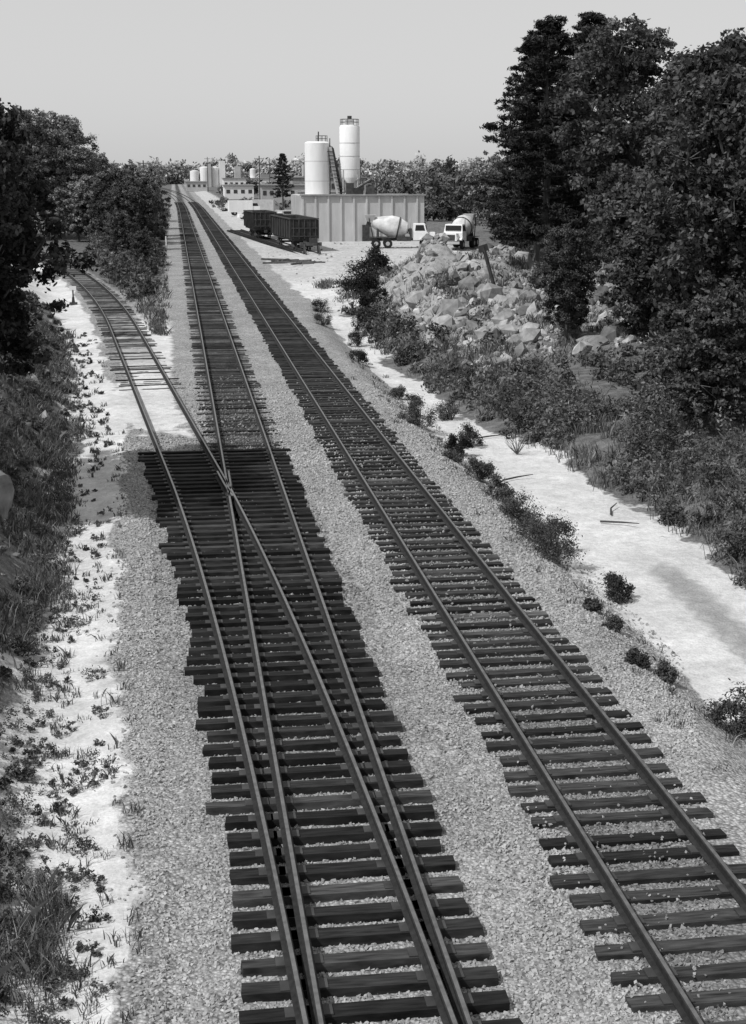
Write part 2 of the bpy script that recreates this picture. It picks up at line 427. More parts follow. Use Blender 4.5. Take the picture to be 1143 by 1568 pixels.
# ------------------------------------------------------------------ vegetation
def limb(b, p0, p1, r0, r1, mat=None, n=6, bendv=.06):
    p0 = Vector(p0); p1 = Vector(p1); L_ = (p1-p0).length
    mid = (p0+p1)/2+Vector((random.uniform(-1, 1), random.uniform(-1, 1), random.uniform(-.5, .5)))*L_*bendv
    b.cyl(p0, mid, r0, mat or M_bark, (r0+r1)/2, n); b.cyl(mid, p1, (r0+r1)/2, mat or M_bark, r1, n)
def broadleaf(H, Rr, base, ncl, per, ls, mat, seed, sub=(.07, .17)):
    global R
    R = np.random.default_rng(seed); random.seed(seed)
    b = B()
    nl = 13
    lob = []
    for i in range(nl):
        t = (i+.5)/nl; zz = base+(H-base)*(.12+.82*t)
        w = math.sin(math.pi*min(1, .18+.78*(1-t)*1.0))**.7
        an = i*2.4+random.uniform(-.5, .5)
        rr = Rr*w*random.uniform(.35, .8)
        lob.append((rr*math.cos(an), rr*math.sin(an), zz, Rr*random.uniform(.26, .48)*(.65+.5*w)))
    lob.append((0, 0, H-Rr*.3, Rr*.3)); lob.append((0, 0, base+(H-base)*.5, Rr*.5))
    lob = np.array(lob)
    trunk = [Vector((0, 0, -.3)), Vector((.1, .05, H*.35)), Vector((-.1, .1, H*.65)), Vector((0, 0, H*.92))]
    rads = [H*.022, H*.016, H*.010, .03]
    for i in range(3): b.cyl(trunk[i], trunk[i+1], rads[i], M_bark, rads[i+1], 8)
    for l in lob:
        zb = max(base*.8, l[2]*.62); limb(b, (0, 0, zb), l[:3], H*.008, .03)
    k = R.integers(0, len(lob), ncl)
    d = R.normal(size=(ncl, 3)); d /= np.linalg.norm(d, axis=1)[:, None]
    cen = lob[k, :3]+d*(lob[k, 3]*R.uniform(.55, 1.25, ncl))[:, None]*np.array([1, 1, .85])
    for i in range(0, ncl, 4): limb(b, lob[k[i], :3], cen[i], .035, .012, n=4)
    rad = Rr*R.uniform(sub[0], sub[1], ncl)
    P, dd, idx = clumps(cen, rad, per, .7)
    S = ls*R.uniform(.6, 1.3, len(P))
    shc = R.uniform(.5, 1.7, ncl)
    sh = shc[idx]*R.uniform(.6, 1.5, len(P))
    return b.mesh("tree_trunk"), massmesh("foliage", leafquads(P, S, .6, .4, dd), QUAD, mat, sh)
def pine(H, Rr, base, per, ls, mat, seed, dens=1.):
    global R
    R = np.random.default_rng(seed); random.seed(seed)
    b = B(); pts = [Vector((0, 0, -.3)), Vector((.12, 0, H*.4)), Vector((-.08, .1, H*.75)), Vector((0, 0, H))]
    rd = [H*.016, H*.012, H*.007, .02]
    for i in range(3): b.cyl(pts[i], pts[i+1], rd[i], M_bark, rd[i+1], 8)
    cen = []; rad = []
    zz = base; an = 0
    while zz < H-.2:
        t = (zz-base)/(H-base)
        w = Rr*(1-t)**.6*(.6+.4*min(1, t*4+.4))
        for q in range(random.choice([3, 4, 5])):
            an += 2.4+random.uniform(-.4, .4)
            L_ = w*random.uniform(.5, 1.15)+.35
            tip = Vector((L_*math.cos(an), L_*math.sin(an), zz+L_*random.uniform(-.02, .28)-.3*(1-t)))
            st = Vector((0, 0, zz)); limb(b, st, tip, .05*(1-t)+.02, .012, n=4)
            m_ = int(4+L_*2.6*dens)
            for j in range(m_):
                f = .3+.7*(j+.5)/m_
                p = st.lerp(tip, f); sp = .28*L_*f*.8
                cen.append((p.x+random.gauss(0, sp*.42), p.y+random.gauss(0, sp*.42), p.z+random.gauss(.05, .14)))
                rad.append(random.uniform(.28, .52)*(.7+.3*(1-t)))
        zz += random.uniform(.36, .68)*(1.0 if t < .8 else .7)
    cen.append((0, 0, H)); rad.append(.3)
    cen = np.array(cen); rad = np.array(rad)
    P, dd, idx = clumps(cen, rad, per, .5)
    S = ls*R.uniform(.6, 1.3, len(P)); sh = R.uniform(.6, 1.5, len(cen))[idx]*R.uniform(.6, 1.4, len(P))
    return b.mesh("tree_trunk"), massmesh("foliage", leafquads(P, S, .28, .4, dd), QUAD, mat, sh)
def place(name, parts, x, y, rz=0, sc=1, szz=1, dz=0, mat=None):
    e = empty(name, (x, y, float(gz(x, y))+dz)); e.rotation_euler = (0, 0, rz); e.scale = (sc, sc, sc*szz)
    obj("trunk", parts[0], e); o = obj("foliage", parts[1], e)
    if mat: o.material_slots[0].link = 'OBJECT'; o.material_slots[0].material = mat
    return e

P1 = pine(17.3, 4.9, 2.6, 48, .32, M_needle, 5)
P2 = pine(17.0, 4.3, 4.0, 44, .32, M_needle, 8)
D1 = broadleaf(13.0, 4.0, 1.2, 560, 95, .25, M_leaf, 21)
D2 = broadleaf(15.5, 4.6, 1.5, 560, 95, .28, M_leaf, 22)
D3 = broadleaf(8.6, 2.7, 1.8, 380, 110, .17, M_leaf_dark, 23)
D4 = broadleaf(9.0, 3.8, .6, 420, 60, .34, M_leaf, 24, (.06, .14))
place("pine_tree", P1, 22.3, 86, .3, 1, .88)
place("pine_tree", P2, 26.3, 91, 1.3, 1, .93)
place("pine_tree", P2, 24.2, 95, 3.3, 1, .9)
place("pine_tree", P2, 30.3, 84, 2.3, .85, .9)
place("deciduous_tree", D2, 24.7, 76, .6, .9)
place("deciduous_tree", D1, 19.6, 50, .2, .88)
place("deciduous_tree", D1, 22.9, 57.5, 2.5, 1.0)
place("deciduous_tree", D2, 21.0, 42, 1.5, .62)
place("deciduous_tree", D2, 28.5, 66, 4.0, .84)
place("deciduous_tree", D1, 33.5, 97, 3.0, 1.05)
place("deciduous_tree", D1, 18.3, 66, 1.0, .42)
place("deciduous_tree", D4, 23.5, 70, 1.0, .8)
place("deciduous_tree", D4, 20.5, 60, 2.0, .6)
place("deciduous_tree", D4, 17.0, 44, 3.0, .5)
place("deciduous_tree", D4, 26.5, 80, 3.0, .8)
place("deciduous_tree", D3, -5.3, 38.2, .4, 1.0)
place("deciduous_tree", D3, -6.6, 35.5, 2.4, .95)
place("deciduous_tree", D3, -6.0, 40.5, 4.4, 1.0)
for (x, y, s, r, pp, zs) in ((-14.5, 205, 1.05, 0, D2, 1), (-19.5, 196, 1.05, 2, D2, 1.0), (-24.5, 190, 1.0, 4, D2, 1.0), (-10.8, 222, .85, 1, D1, .95), (-29, 186, 1.0, 5, D2, .9), (-17, 200, 1.0, 1.2, D1, 1.1), (-22, 205, 1.1, 3.2, D1, 1.05), (-27, 195, 1.0, .2, D1, 1.0), (-12.8, 196, 1, 4.4, D1, .9),
                         (-5.5, 165, .72, 1, D4, 1.05), (-4.3, 180, .75, 3, D4, 1.1), (-7.3, 176, .85, 2, D4, 1.1), (-4.0, 200, .8, 5, D4, 1.1), (-5, 225, .9, 0, D4, 1.05), (-5.2, 150, .5, 0, D4, 1.0), (-3.2, 137, .33, 3, D4, 1.1), (-6.4, 190, 1.0, 3.3, D4, 1.0), (-5, 260, 1., 3.3, D4, 1.0), (-12, 186, .8, 3.9, D4, 1.0), (-9.5, 184, .9, 1.9, D4, 1.0)):
    place("deciduous_tree", pp, x, y, r, s, zs, 0, M_leaf_mid_haze if y > 183 else None)
k = 0
for (x, y, s, pp) in ((33, 132, .85, D4), (37, 140, 1.0, D4), (42, 150, 1.15, D4), (37, 157, 1.0, D4), (47, 165, 1.3, D4), (42, 172, 1.15, D4), (48, 185, 1.2, D4), (54, 175, 1.4, D4), (34, 120, .9, D4), (40, 128, 1.1, D4), (45, 200, 1.1, D4), (30.5, 112, .8, D4), (32.5, 125, .65, D4)):
    place("deciduous_tree", pp, x, y, k*1.7, s, 1, 0, M_leaf_mid_haze if y > 145 else None); k += 1
place("pine_tree", P2, 24.5, 330, 1, .72)

def bushmass(bl, per, ls, nsub=9, adapt=False):
    bl = np.array(bl, float); n = len(bl)
    cz = gz(bl[:, 0], bl[:, 1])
    idx = np.repeat(np.arange(n), nsub)
    th = R.uniform(0, 2*np.pi, len(idx)); rr = np.sqrt(R.uniform(0, 1, len(idx)))
    hz = R.uniform(.1, .85, len(idx))*np.sqrt(np.clip(1-rr**2*.8, .1, 1))
    cen = np.stack([bl[idx, 0]+rr*.7*bl[idx, 2]*np.cos(th), bl[idx, 1]+rr*.7*bl[idx, 2]*np.sin(th), cz[idx]+hz*bl[idx, 3]], 1)
    rad = bl[idx, 2]*R.uniform(.2, .42, len(idx))
    i2 = np.repeat(np.arange(len(cen)), per)
    if adapt:   # more, finer leaves where the bush is close to the line
        w = np.clip(40/bl[idx, 1], .6, 2.2); i2 = np.repeat(np.arange(len(cen)), (per*w).astype(int))
    d = R.normal(size=(len(i2), 3)); d /= np.linalg.norm(d, axis=1)[:, None]
    P = cen[i2]+d*np.array([1, 1, .9])*(R.uniform(0, 1, len(i2))**.45*(1+.3*R.normal(size=len(i2)))*rad[i2])[:, None]
    P[:, 2] = np.maximum(P[:, 2], cz[idx][i2]+.01)
    sh = R.uniform(.5, 1.6, n)[idx][i2]*R.uniform(.7, 1.3, len(cen))[i2]*R.uniform(.6, 1.4, len(i2))
    S = ls*R.uniform(.6, 1.4, len(P))
    if adapt: S = S*np.clip(bl[idx, 1][i2]/48, .5, 1.5)
    return leafquads(P, S, .45, .4, d), sh
R = np.random.default_rng(99)
bl = []
for _ in range(600):
    y = 20*(5.0**R.uniform()); x = xright(y)+.3+R.uniform()**1.3*14
    if y > 62 and 12.5 < x < 25.5 and y < 104 and R.uniform() < .92: continue
    if y > 92 and x < 26: continue
    r = R.uniform(.5, 1.25)*(1 if x > xright(y)+1 else .7)
    hf = .7 if (48 < y < 66 and x < 20) else 1
    bl.append((x, y, r, r*R.uniform(1.0, 1.9)*hf))
bl += [(13.8, 34, 1.3, 2.3), (14.1, 31, 1.2, 2.0), (13.7, 37.5, 1.2, 2.2), (14.8, 28.5, 1.3, 2.2), (13.6, 41, 1.2, 2), (15.5, 33, 1.4, 2.8), (15.5, 37, 1.4, 2.6), (13.4, 26, .9, 1.4), (15, 45, 1.5, 2.8), (13.1, 48, 1.1, 1.8), (14, 52, 1.3, 2.0)]
V, sh = bushmass(bl, 42, .155, 9, True)
obj("undergrowth_bushes", massmesh("undergrowth_bushes", V, QUAD, M_leaf, sh*1.55))
bl = []
for _ in range(360):
    y = 10*(9.0**R.uniform()); x = xbank(y)-.35-R.uniform()*6
    r = R.uniform(.2, .7)*(.4+.6*min(1, (xbank(y)-x)/2.5)); bl.append((x, y, r, r*R.uniform(.8, 1.5)))
V, sh = bushmass(bl, 32, .14, 9, True)
obj("bank_bushes", massmesh("bank_bushes", V, QUAD, M_leaf, sh*1.5))
bl = []
for _ in range(260):
    y = R.uniform(100, 330); x = -1.6-R.uniform()**1.2*np.interp(y, [100, 150, 330], [2, 7, 16])
    if abs(x-divc(y)) < 2.0: continue
    r = R.uniform(.5, 1.2)*np.interp(y, [100, 140], [.6, 1.3]); bl.append((x, y, r, r*R.uniform(1, 1.8)))
for _ in range(110):
    y = R.uniform(75, 190); x = xbank(y)-.8-R.uniform()*12
    if 95 < y < 165 and R.uniform() < .6: continue
    r = R.uniform(.3, .8); bl.append((x, y, r, r*R.uniform(.8, 1.4)))
for _ in range(220):
    y = R.uniform(210, 420); x = 10+R.uniform()**1.4*60
    if x < 27 and y < 320: continue
    r = R.uniform(.6, 1.6); bl.append((x, y, r, r*R.uniform(.8, 1.4)))
V, sh = bushmass(bl, 26, .3)
obj("trackside_scrub", massmesh("trackside_scrub", V, QUAD, M_leaf, sh*1.4))
for (x, y, r, h) in ((8.5, 50, .85, 1.1), (9.2, 46, .55, .9), (8.9, 41.3, .55, .9), (8.9, 38.8, .55, .85), (8.95, 36.2, .75, 1.0), (8.75, 31.8, .95, 1.5), (8.8, 33.6, .9, 1.1), (9.5, 29.4, .48, .8), (8.27, 27.2, .25, .3), (8.5, 43.5, .4, .5),
                     (8.35, 26.1, .25, .3), (8.1, 23.7, .25, .35), (8.5, 23.3, .25, .35), (9.1, 21.3, .6, .9), (8.5, 84, .7, 1.1), (8.6, 68, .55, .8), (9.7, 77, .7, 1.2), (12.7, 98.5, 2.0, 3.2), (9.2, 92, .8, 1.2), (8.9, 53.5, .6, 1.0), (12.5, 90, 1.3, 1.5), (11.6, 85, 1.1, 1.2), (9.0, 58, .45, .6), (14.2, 103, 1.5, 2.3), (9.9, 47.5, .7, .9), (10.3, 53, .7, 1.0)):
    V, sh = bushmass([(x, y, r, h)], int(260 if r < 1 else 420), .062 if r < 1 else .17, 14)
    V = V-np.array([x, y, 0])
    st = B(); z0 = float(gz(x, y))
    for _ in range(14):
        a = random.uniform(0, 6.28); q = r*random.uniform(.1, .6)
        limb(st, (0, 0, z0-.05), (q*math.cos(a), q*math.sin(a), z0+h*random.uniform(.4, .75)), .008+.008*r, .004, n=4)
    e = empty("bush", (x, y, 0)); obj("foliage", massmesh("bush_foliage", V, QUAD, M_leaf_dark if r > 1 else M_leaf, sh*(.95 if r < 1 else .75)), e); st.obj("stems", e)
def blades(x, y, h, w, lean=.45):
    n = len(x); z = gz(x, y)
    a = R.uniform(0, 2*np.pi, n); dx = np.cos(a)*w; dy = np.sin(a)*w
    lx = R.normal(size=n)*lean*h; ly = R.normal(size=n)*lean*h
    b0 = np.stack([x-dx, y-dy, z-.02], 1); b1 = np.stack([x+dx, y+dy, z-.02], 1)
    m0 = np.stack([x-dx*.7+lx*.35, y-dy*.7+ly*.35, z+h*.6], 1); m1 = np.stack([x+dx*.7+lx*.35, y+dy*.7+ly*.35, z+h*.6], 1)
    tp = np.stack([x+lx, y+ly, z+h], 1)
    return np.stack([b0, b1, m1, tp, m0], 1)
xs = []; ys_ = []; hs = []
def tuft(x, y, k, sp, h):
    xs.append(x+R.normal(size=k)*sp); ys_.append(y+R.normal(size=k)*sp); hs.append(h*R.uniform(.4, 1.2, k))
for _ in range(2900):      # bank
    y = 9.5*(8.5**R.uniform()); x = float(xbank(y))+.15-R.uniform()*5
    if fbm(x*.8, y*.4, 55) < .41: continue
    tuft(x, y, 26, .13, R.uniform(.12, .42))
for _ in range(330):       # sandy strip
    y = 10*(8**R.uniform()); a, c = float(xbank(y)), float(xgravL(y)); x = a+(c-a)*R.uniform()**2.0+.05
    tuft(x, y, 14, .06, R.uniform(.06, .22))
for _ in range(200):
    y = 10*(7**R.uniform()); x = R.normal()*.5+8.7
    tuft(x, y, 12, .07, R.uniform(.06, .22))
for _ in range(500):
    y = 22*(3.5**R.uniform()); x = float(xright(y))+.2+R.uniform()*5
    tuft(x, y, 26, .2, R.uniform(.2, .6))
for _ in range(300):
    y = R.uniform(78, 150); x = R.uniform(float(divc(y))+1.6, -.7) if divc(y)+1.6 < -.7 else -1
    tuft(x, y, 16, .15, R.uniform(.15, .5))
for _ in range(700):
    y = R.uniform(63, 112); x = R.uniform(11, 28)
    if fbm(x*.3, y*.15, 88) < .5: continue
    tuft(x, y, 34, .3, R.uniform(.2, .6))
x = np.concatenate(xs); y = np.concatenate(ys_); h = np.concatenate(hs)
w = .0045+.00022*y
V = blades(x, y, h, w)
dry = R.uniform(size=len(x)) < .25
obj("weeds", massmesh("weeds", V, [(0, 1, 2, 3, 4)], M_weed, R.uniform(.4, 1.4, len(x))*np.where(dry, 2.4, 1)))
bl = []
for _ in range(400):
    y = 10*(8**R.uniform()); a, c = float(xbank(y)), float(xgravL(y)); x = a-.6+(c-a+.2)*R.uniform()**1.6
    r = R.uniform(.07, .26); bl.append((x, y, r, r*1.2))
for _ in range(1000):
    y = 10*(8**R.uniform()); x = float(xbank(y))-R.uniform()*5; r = R.uniform(.1, .35); bl.append((x, y, r, r*1.4))
V, sh = bushmass(bl, 14, .085, 6, True)
obj("leafy_weeds", massmesh("leafy_weeds", V, QUAD, M_weed, sh*.8))
# broken rock exposed in the left cut
n = 900; y = 10*(7**R.uniform(size=n)); x = xbank(y)-.8-R.uniform(size=n)*4; s = .04+.28*R.uniform(size=n)**5
kk = fbm(x*.7, y*.3, 19) > .5; x, y, s = x[kk], y[kk], s[kk]
obj("cutting_rocks", massmesh("cutting_rocks", stones(np.stack([x, y, gz(x, y)+s*.2], 1), s*1.3, ICO), ICF, M_rock, R.uniform(.5, 1.5, len(x))))

# ------------------------------------------------------------------ rubble mound rocks
n = 15000
x = R.uniform(11.4, 27, n); y = R.uniform(61, 106, n)
keep = (ss(61, 68, y)*ss(11.5, 14, x+.05*(y-85))*(1-ss(22.5, 27, x)) > R.uniform(size=n)) & (fbm(x*.35, y*.25, 77) > .40+.09*R.normal(size=n))
x, y = x[keep], y[keep]; s = .04+.3*R.uniform(size=len(x))**6
bigr = R.uniform(size=len(x)) < .022; s = np.where(bigr, R.uniform(.35, .75, len(x)), s)
obj("rubble_rocks", massmesh("rubble_rocks", stones(np.stack([x, y, gz(x, y)+s*.15], 1), s*1.35, ICO), ICF, M_rock, R.uniform(.5, 1.8, len(x))*(.5+1.0*fbm(x*.5, y*.3, 14))))
n = 700; x = R.uniform(9.5, 28, n); y = R.uniform(95, 172, n); s = .04+.2*R.uniform(size=n)**6
obj("yard_rubble", massmesh("yard_rubble", stones(np.stack([x, y, gz(x, y)+s*.2], 1), s, ICO), ICF, M_rock, R.uniform(.5, 1.9, n)))
def boulder(name, x, y, s, zz=0):
    import bmesh
    me = bpy.data.meshes.new(name)
    bm = bmesh.new(); bmesh.ops.create_icosphere(bm, subdivisions=3, radius=1)
    for v in bm.verts:
        k = 1+.7*(float(fbm(v.co.x*1.4+5, v.co.y*1.4+v.co.z*2, int(abs(x)*7) & 31))-.5)
        v.co = Vector((v.co.x*s[0]*k, v.co.y*s[1]*k, v.co.z*s[2]*k))
    bm.to_mesh(me); bm.free(); me.materials.append(surf(name+"_mat", .2, .5, 3, .9, 0, .6))
    obj(name, me, None, (x, y, float(gz(x, y))+zz))
boulder("boulder", -4.5, 33.8, (.5, .6, .8), .3)

# ------------------------------------------------------------------ cement plant
plant_z = float(gz(20, 178))
b = B()
W0, W1, YF, DP, HW = 15.4, 30.6, 177.0, 14.0, 5.5
b.box(((W0+W1)/2, YF+DP/2, HW/2-.3), (W1-W0, DP, HW+.6), M_conc)
xx = W0+.15
while xx < W1:
    b.box((xx, YF-.09, HW/2-.3), (.22, .18, HW+.5), M_conc); xx += 1.57
b.box(((W0+W1)/2, YF-.12, HW+.09), (W1-W0+.4, .4, .18), M_conc2)
yy2 = YF+.6
while yy2 < YF+DP:
    b.box((W0-.09, yy2, HW/2-.3), (.18, .22, HW+.5), M_conc); yy2 += 1.6
b.box((W0+7.9, YF-.25, 1.0), (.9, .2, 2.0), M_steel)
b.obj("concrete_storage_building", None, (0, 0, plant_z))
def ring(b, x, y, z, r, mat, n=10, h=.9):
    pts = [(x+r*math.cos(2*math.pi*i/n), y+r*math.sin(2*math.pi*i/n)) for i in range(n)]
    for i in range(n):
        p, q = pts[i], pts[(i+1) % n]
        b.cyl((p[0], p[1], z), (p[0], p[1], z+h), .03, mat, n=4)
        for hh in (h*.5, h): b.cyl((p[0], p[1], z+hh), (q[0], q[1], z+hh), .025, mat, n=4)
b = B(); sx, sy = 17.85, 182
b.rev((0, 0, 0), (0, 0, 12.0), [(0, 1.55), (.985, 1.55), (1, 1.25)], M_white, 32)
for zz in (7.2, 9.6): b.rev((0, 0, zz), (0, 0, zz+.05), [(0, 1.56), (1, 1.56)], M_lgrey, 32)
ring(b, .6, 0, 12.0, .7, M_steel, 8, .7)
b.cyl((.2, 0, 12), (.2, 0, 13.2), .08, M_steel)
for s_ in (-.2, .2): b.cyl((1.58, -.35+s_, 0), (1.58, -.35+s_, 12.4), .04, M_steel, n=4)
b.obj("cement_silo", None, (sx, sy, plant_z), 0, True)
b = B(); sx2 = 21.95
b.rev((0, 0, 5.4), (0, 0, 14.0), [(0, .35), (.25, 1.25), (.27, 1.27), (.97, 1.27), (1, 1.1)], M_white, 32)
for zz in (8.6, 10.2, 11.8): b.rev((0, 0, zz), (0, 0, zz+.06), [(0, 1.29), (1, 1.29)], M_lgrey, 32)
b.box((0, 0, 14.35), (1.0, 1.0, .7), M_lgrey); b.cyl((0, 0, 14.7), (0, 0, 15.1), .28, M_steel)
ring(b, 0, 0, 14.0, 1.15, M_steel, 10, .7)
for a in range(4):
    x0 = 1.25*math.cos(a*math.pi/2+.78); y0 = 1.25*math.sin(a*math.pi/2+.78)
    b.cyl((x0*1.15, y0*1.15, 0), (x0, y0, 8.6), .12, M_lgrey, n=6)
    x1 = 1.4*math.cos((a+1)*math.pi/2+.78); y1 = 1.4*math.sin((a+1)*math.pi/2+.78)
    b.cyl((x0*1.1, y0*1.1, 5.3), (x1, y1, 7.6), .06, M_lgrey, n=5); b.cyl((x1, y1, 5.3), (x0*1.1, y0*1.1, 7.6), .06, M_lgrey, n=5)
b.obj("cement_silo", None, (sx2, sy, plant_z), 0, True)
b = B()
b.cyl((19.7, 181.6, 11.2), (20.9, 181.6, 5.4), .24, M_steel, n=6); b.cyl((19.7, 181.6, 11.2), (19.0, 182, 11.6), .2, M_steel, n=6)
b.box((19.9, 181.3, 8.4), (.45, .5, 6.0), M_lgrey, ry=-.18)
for i in range(12): b.box((19.4+i*.12, 181.0, 10.8-i*.45), (.7, .1, .07), M_steel)
b.obj("pipe_and_ladder", None, (0, 0, plant_z))
b = B()
b.box((24.4, 180.5, 6.2), (1.2, 1.4, 1.2), M_steel, top=(.55, .6))
b.box((22.7, 180.0, 5.95), (1.0, 1.2, .9), M_steel, top=(1.5, 1.4))
b.box((21.7, 179.8, 6.3), (.9, .9, 1.4), M_steel)
b.cyl((21.4, 180, 5.6), (24.4, 180, 7.4), .14, M_steel, n=6); b.cyl((21.4, 180.6, 5.6), (24.4, 180.6, 7.4), .14, M_lgrey, n=6)
for x0 in (23.4, 25.1): b.cyl((x0, 180.4, 5.3), (x0, 180.4, 7.5), .07, M_steel, n=5)
b.obj("aggregate_hopper", None, (0, 0, plant_z))

# ------------------------------------------------------------------ gondola / hopper cars
def railcar(name, L_, Hh, y0, hopper=False):
    b = B(); W = 2.9; zf = 1.15
    b.box((0, L_/2, zf), (W-.2, L_-.6, .25), M_rust)
    t = .1; zt = zf+Hh
    b.box((-W/2+t/2, L_/2, zf+Hh/2+.1), (t, L_-.5, Hh), M_rust); b.box((W/2-t/2, L_/2, zf+Hh/2+.1), (t, L_-.5, Hh), M_rust)
    b.box((0, .3, zf+Hh/2+.1), (W-.21, t, Hh), M_rust); b.box((0, L_-.3, zf+Hh/2+.1), (W-.21, t, Hh), M_rust)
    b.box((0, L_/2, zf+Hh*.75), (W-.25, L_-.8, .1), M_steel)
    nr = 9
    for i in range(nr):
        yy = .35+i*(L_-.7)/(nr-1)
        for sgn in (-1, 1): b.box((sgn*(W/2+.06), yy, zf+Hh/2+.08), (.12, .14, Hh-.02), M_rust)
    for i in range(5): b.box((-W/2+.25+i*(W-.5)/4, .19, zf+Hh/2+.08), (.1, .12, Hh-.02), M_steel)
    for zz in (zf+.35, zf+Hh*.6): b.box((0, .17, zz), (W-.1, .1, .1), M_steel)
    for sgn in (-1, 1): b.box((sgn*(W/2+.03), L_/2, zt+.17), (.2, L_-.3, .12), M_steel)
    for ye in (.27, L_-.27): b.box((0, ye, zt+.17), (W-.16, .2, .12), M_steel)
    if hopper:
        for yy in (L_*.35, L_*.65): b.box((0, yy, .75), (W*.5, 1.2, .7), M_rust, top=(1.7, 1.9))
    for yt in (2.0, L_-2.0):
        for d in (-.85, .85):
            for sx_ in (-.75, .75): b.cyl((sx_-.06, yt+d, .42), (sx_+.06, yt+d, .42), .42, M_steel, n=14)
            b.cyl((-.9, yt+d, .42), (.9, yt+d, .42), .08, M_steel, n=6)
        for sx_ in (-.98, .98): b.box((sx_, yt, .48), (.14, 2.2, .3), M_steel, top=(1, .6))
        b.box((0, yt, .8), (2.0, .4, .35), M_steel)
    b.box((0, -.15, .85), (.3, .8, .3), M_steel); b.box((0, L_+.15, .85), (.3, .8, .3), M_steel)
    x0 = float(sid(y0)); b.obj(name, None, (x0, y0, .33), SA)
railcar("gondola_car", 14.5, 2.0, 154.5)
railcar("hopper_car", 9.5, 1.9, 184, True)
b = B()
for s_ in (-.75, .75):
    b.box((s_, 0, .6), (.2, .25, 1.3), M_steel); b.cyl((s_, -1.6, 0), (s_, 0, 1.1), .09, M_steel, n=6)
b.box((0, .1, 1.1), (2.3, .3, .35), M_wood); b.box((.2, -.3, 1.5), (.9, .06, .5), M_steel)
b.obj("buffer_stop", None, (float(sid(151)), 150.6, .1), SA)
b = B()
for i in range(14):
    b.box((random.uniform(-2, 2), random.uniform(-4, 4), .12+random.uniform(0, .15)), (random.uniform(1.2, 2.6), .22, .18), M_wood, rz=random.uniform(-.8, .8), ry=random.uniform(-.08, .08))
b.obj("old_tie_pile", None, (11.2, 138, float(gz(11.2, 138))))

# ------------------------------------------------------------------ mixer trucks
def wheel(b, x, y, r=.52, w=.3):
    b.cyl((x, y-w/2, r), (x, y+w/2, r), r, M_tire, n=16); b.cyl((x, y-w/2-.02, r), (x, y+w/2+.02, r), r*.45, M_lgrey, n=10)
M_drum = surf("drum_paint", .58, .3, 1.6, .6)
def mixer(name, x, y, rz):
    b = B()
    for s_ in (-.42, .42): b.box((-.3, s_, .95), (7.6, .14, .25), M_steel)
    for wx in (-2.9, -1.6):
        for s_ in (-.95, .95): wheel(b, wx, s_, .52, .5)
    for s_ in (-1.02, 1.02): wheel(b, 2.55, s_)
    b.box((2.05, 0, 1.35), (1.6, 2.2, .9), M_white)
    b.box((2.0, 0, 2.25), (1.5, 2.15, .9), M_white, top=(.82, .9), shift=-.08)
    b.box((2.0, 0, 2.26), (1.1, 2.19, .6), M_glass, top=(.8, .9), shift=-.04)
    b.box((2.68, 0, 2.28), (.14, 1.75, .55), M_glass, ry=-.17)
    b.box((3.25, 0, 1.35), (1.0, 1.5, .8), M_white, top=(.9, .85)); b.box((3.77, 0, 1.3), (.06, 1.0, .6), M_steel)
    for s_ in (-.95, .95):
        b.box((2.7, s_, 1.12), (1.4, .45, .18), M_white, top=(.8, 1)); b.cyl((3.5, s_*.85, 1.2), (3.78, s_*.85, 1.2), .13, M_lgrey)
    b.box((3.9, 0, .75), (.18, 2.2, .28), M_lgrey)
    b.cyl((1.0, .8, 1.6), (1.0, .8, 3.2), .08, M_lgrey, n=6)
    b.rev((.75, 0, 1.95), (-3.3, 0, 2.85), [(0, .4), (.06, .8), (.3, 1.2), (.52, 1.2), (.85, .75), (1, .55)], M_drum, 22)
    b.rev((-.35, 0, 2.2), (-.5, 0, 2.233), [(0, 1.23), (1, 1.23)], M_steel, 22)
    b.box((.95, 0, 1.6), (.35, 1.4, 1.1), M_steel); b.box((-2.7, 0, 1.9), (.3, 1.5, 1.7), M_steel, top=(.8, .6))
    b.cyl((.6, .75, 1.35), (.6, -.75, 1.35), .28, M_lgrey)
    b.box((-3.55, 0, 3.3), (.8, 1.0, .7), M_lgrey, top=(1.5, 1.3)); b.box((-3.9, 0, 2.2), (.5, .5, 1.4), M_steel, ry=.35)
    for s_ in (-.7, .7): b.cyl((-3.2, s_, 1.0), (-3.7, s_, 3.3), .06, M_steel, n=5)
    for s_ in (-.95, .95): b.box((-2.25, s_, 1.18), (2.7, .55, .05), M_steel)
    for s_ in (-1.05, 1.05): b.box((.2, s_, 1.05), (1.6, .3, .5), M_steel)
    b.obj(name, None, (x, y, float(gz(x, y))), rz, True)
mixer("concrete_mixer_truck", 25.3, 161, -.12)
mixer("concrete_mixer_truck", 31.6, 159, math.radians(-118))
def car(name, x, y, rz, van=False, mat=None):
    b = B(); mat = mat or M_white
    if van:
        b.box((-.7, 0, 1.75), (4.6, 2.2, 2.2), mat); b.box((2.3, 0, 1.2), (1.5, 2.0, 1.2), mat); b.box((2.15, 0, 2.05), (1.2, 1.9, .6), M_glass, top=(.7, .9))
        ws = (-1.9, 2.2); r = .48
    else:
        b.box((0, 0, .62), (4.6, 1.8, .55), mat, top=(.97, .94)); b.box((-.2, 0, 1.15), (2.5, 1.6, .5), M_glass, top=(.7, .85)); b.box((-.2, 0, 1.42), (1.75, 1.36, .05), mat)
        ws = (-1.4, 1.4); r = .33
    for wx in ws:
        for s_ in (-.85, .85): wheel(b, wx, s_, r, .22)
    b.obj(name, None, (x, y, float(gz(x, y))), rz)
car("parked_truck", 13.5, 285, .1, True); car("parked_truck", 17.0, 292, 2.9, True, M_lgrey)
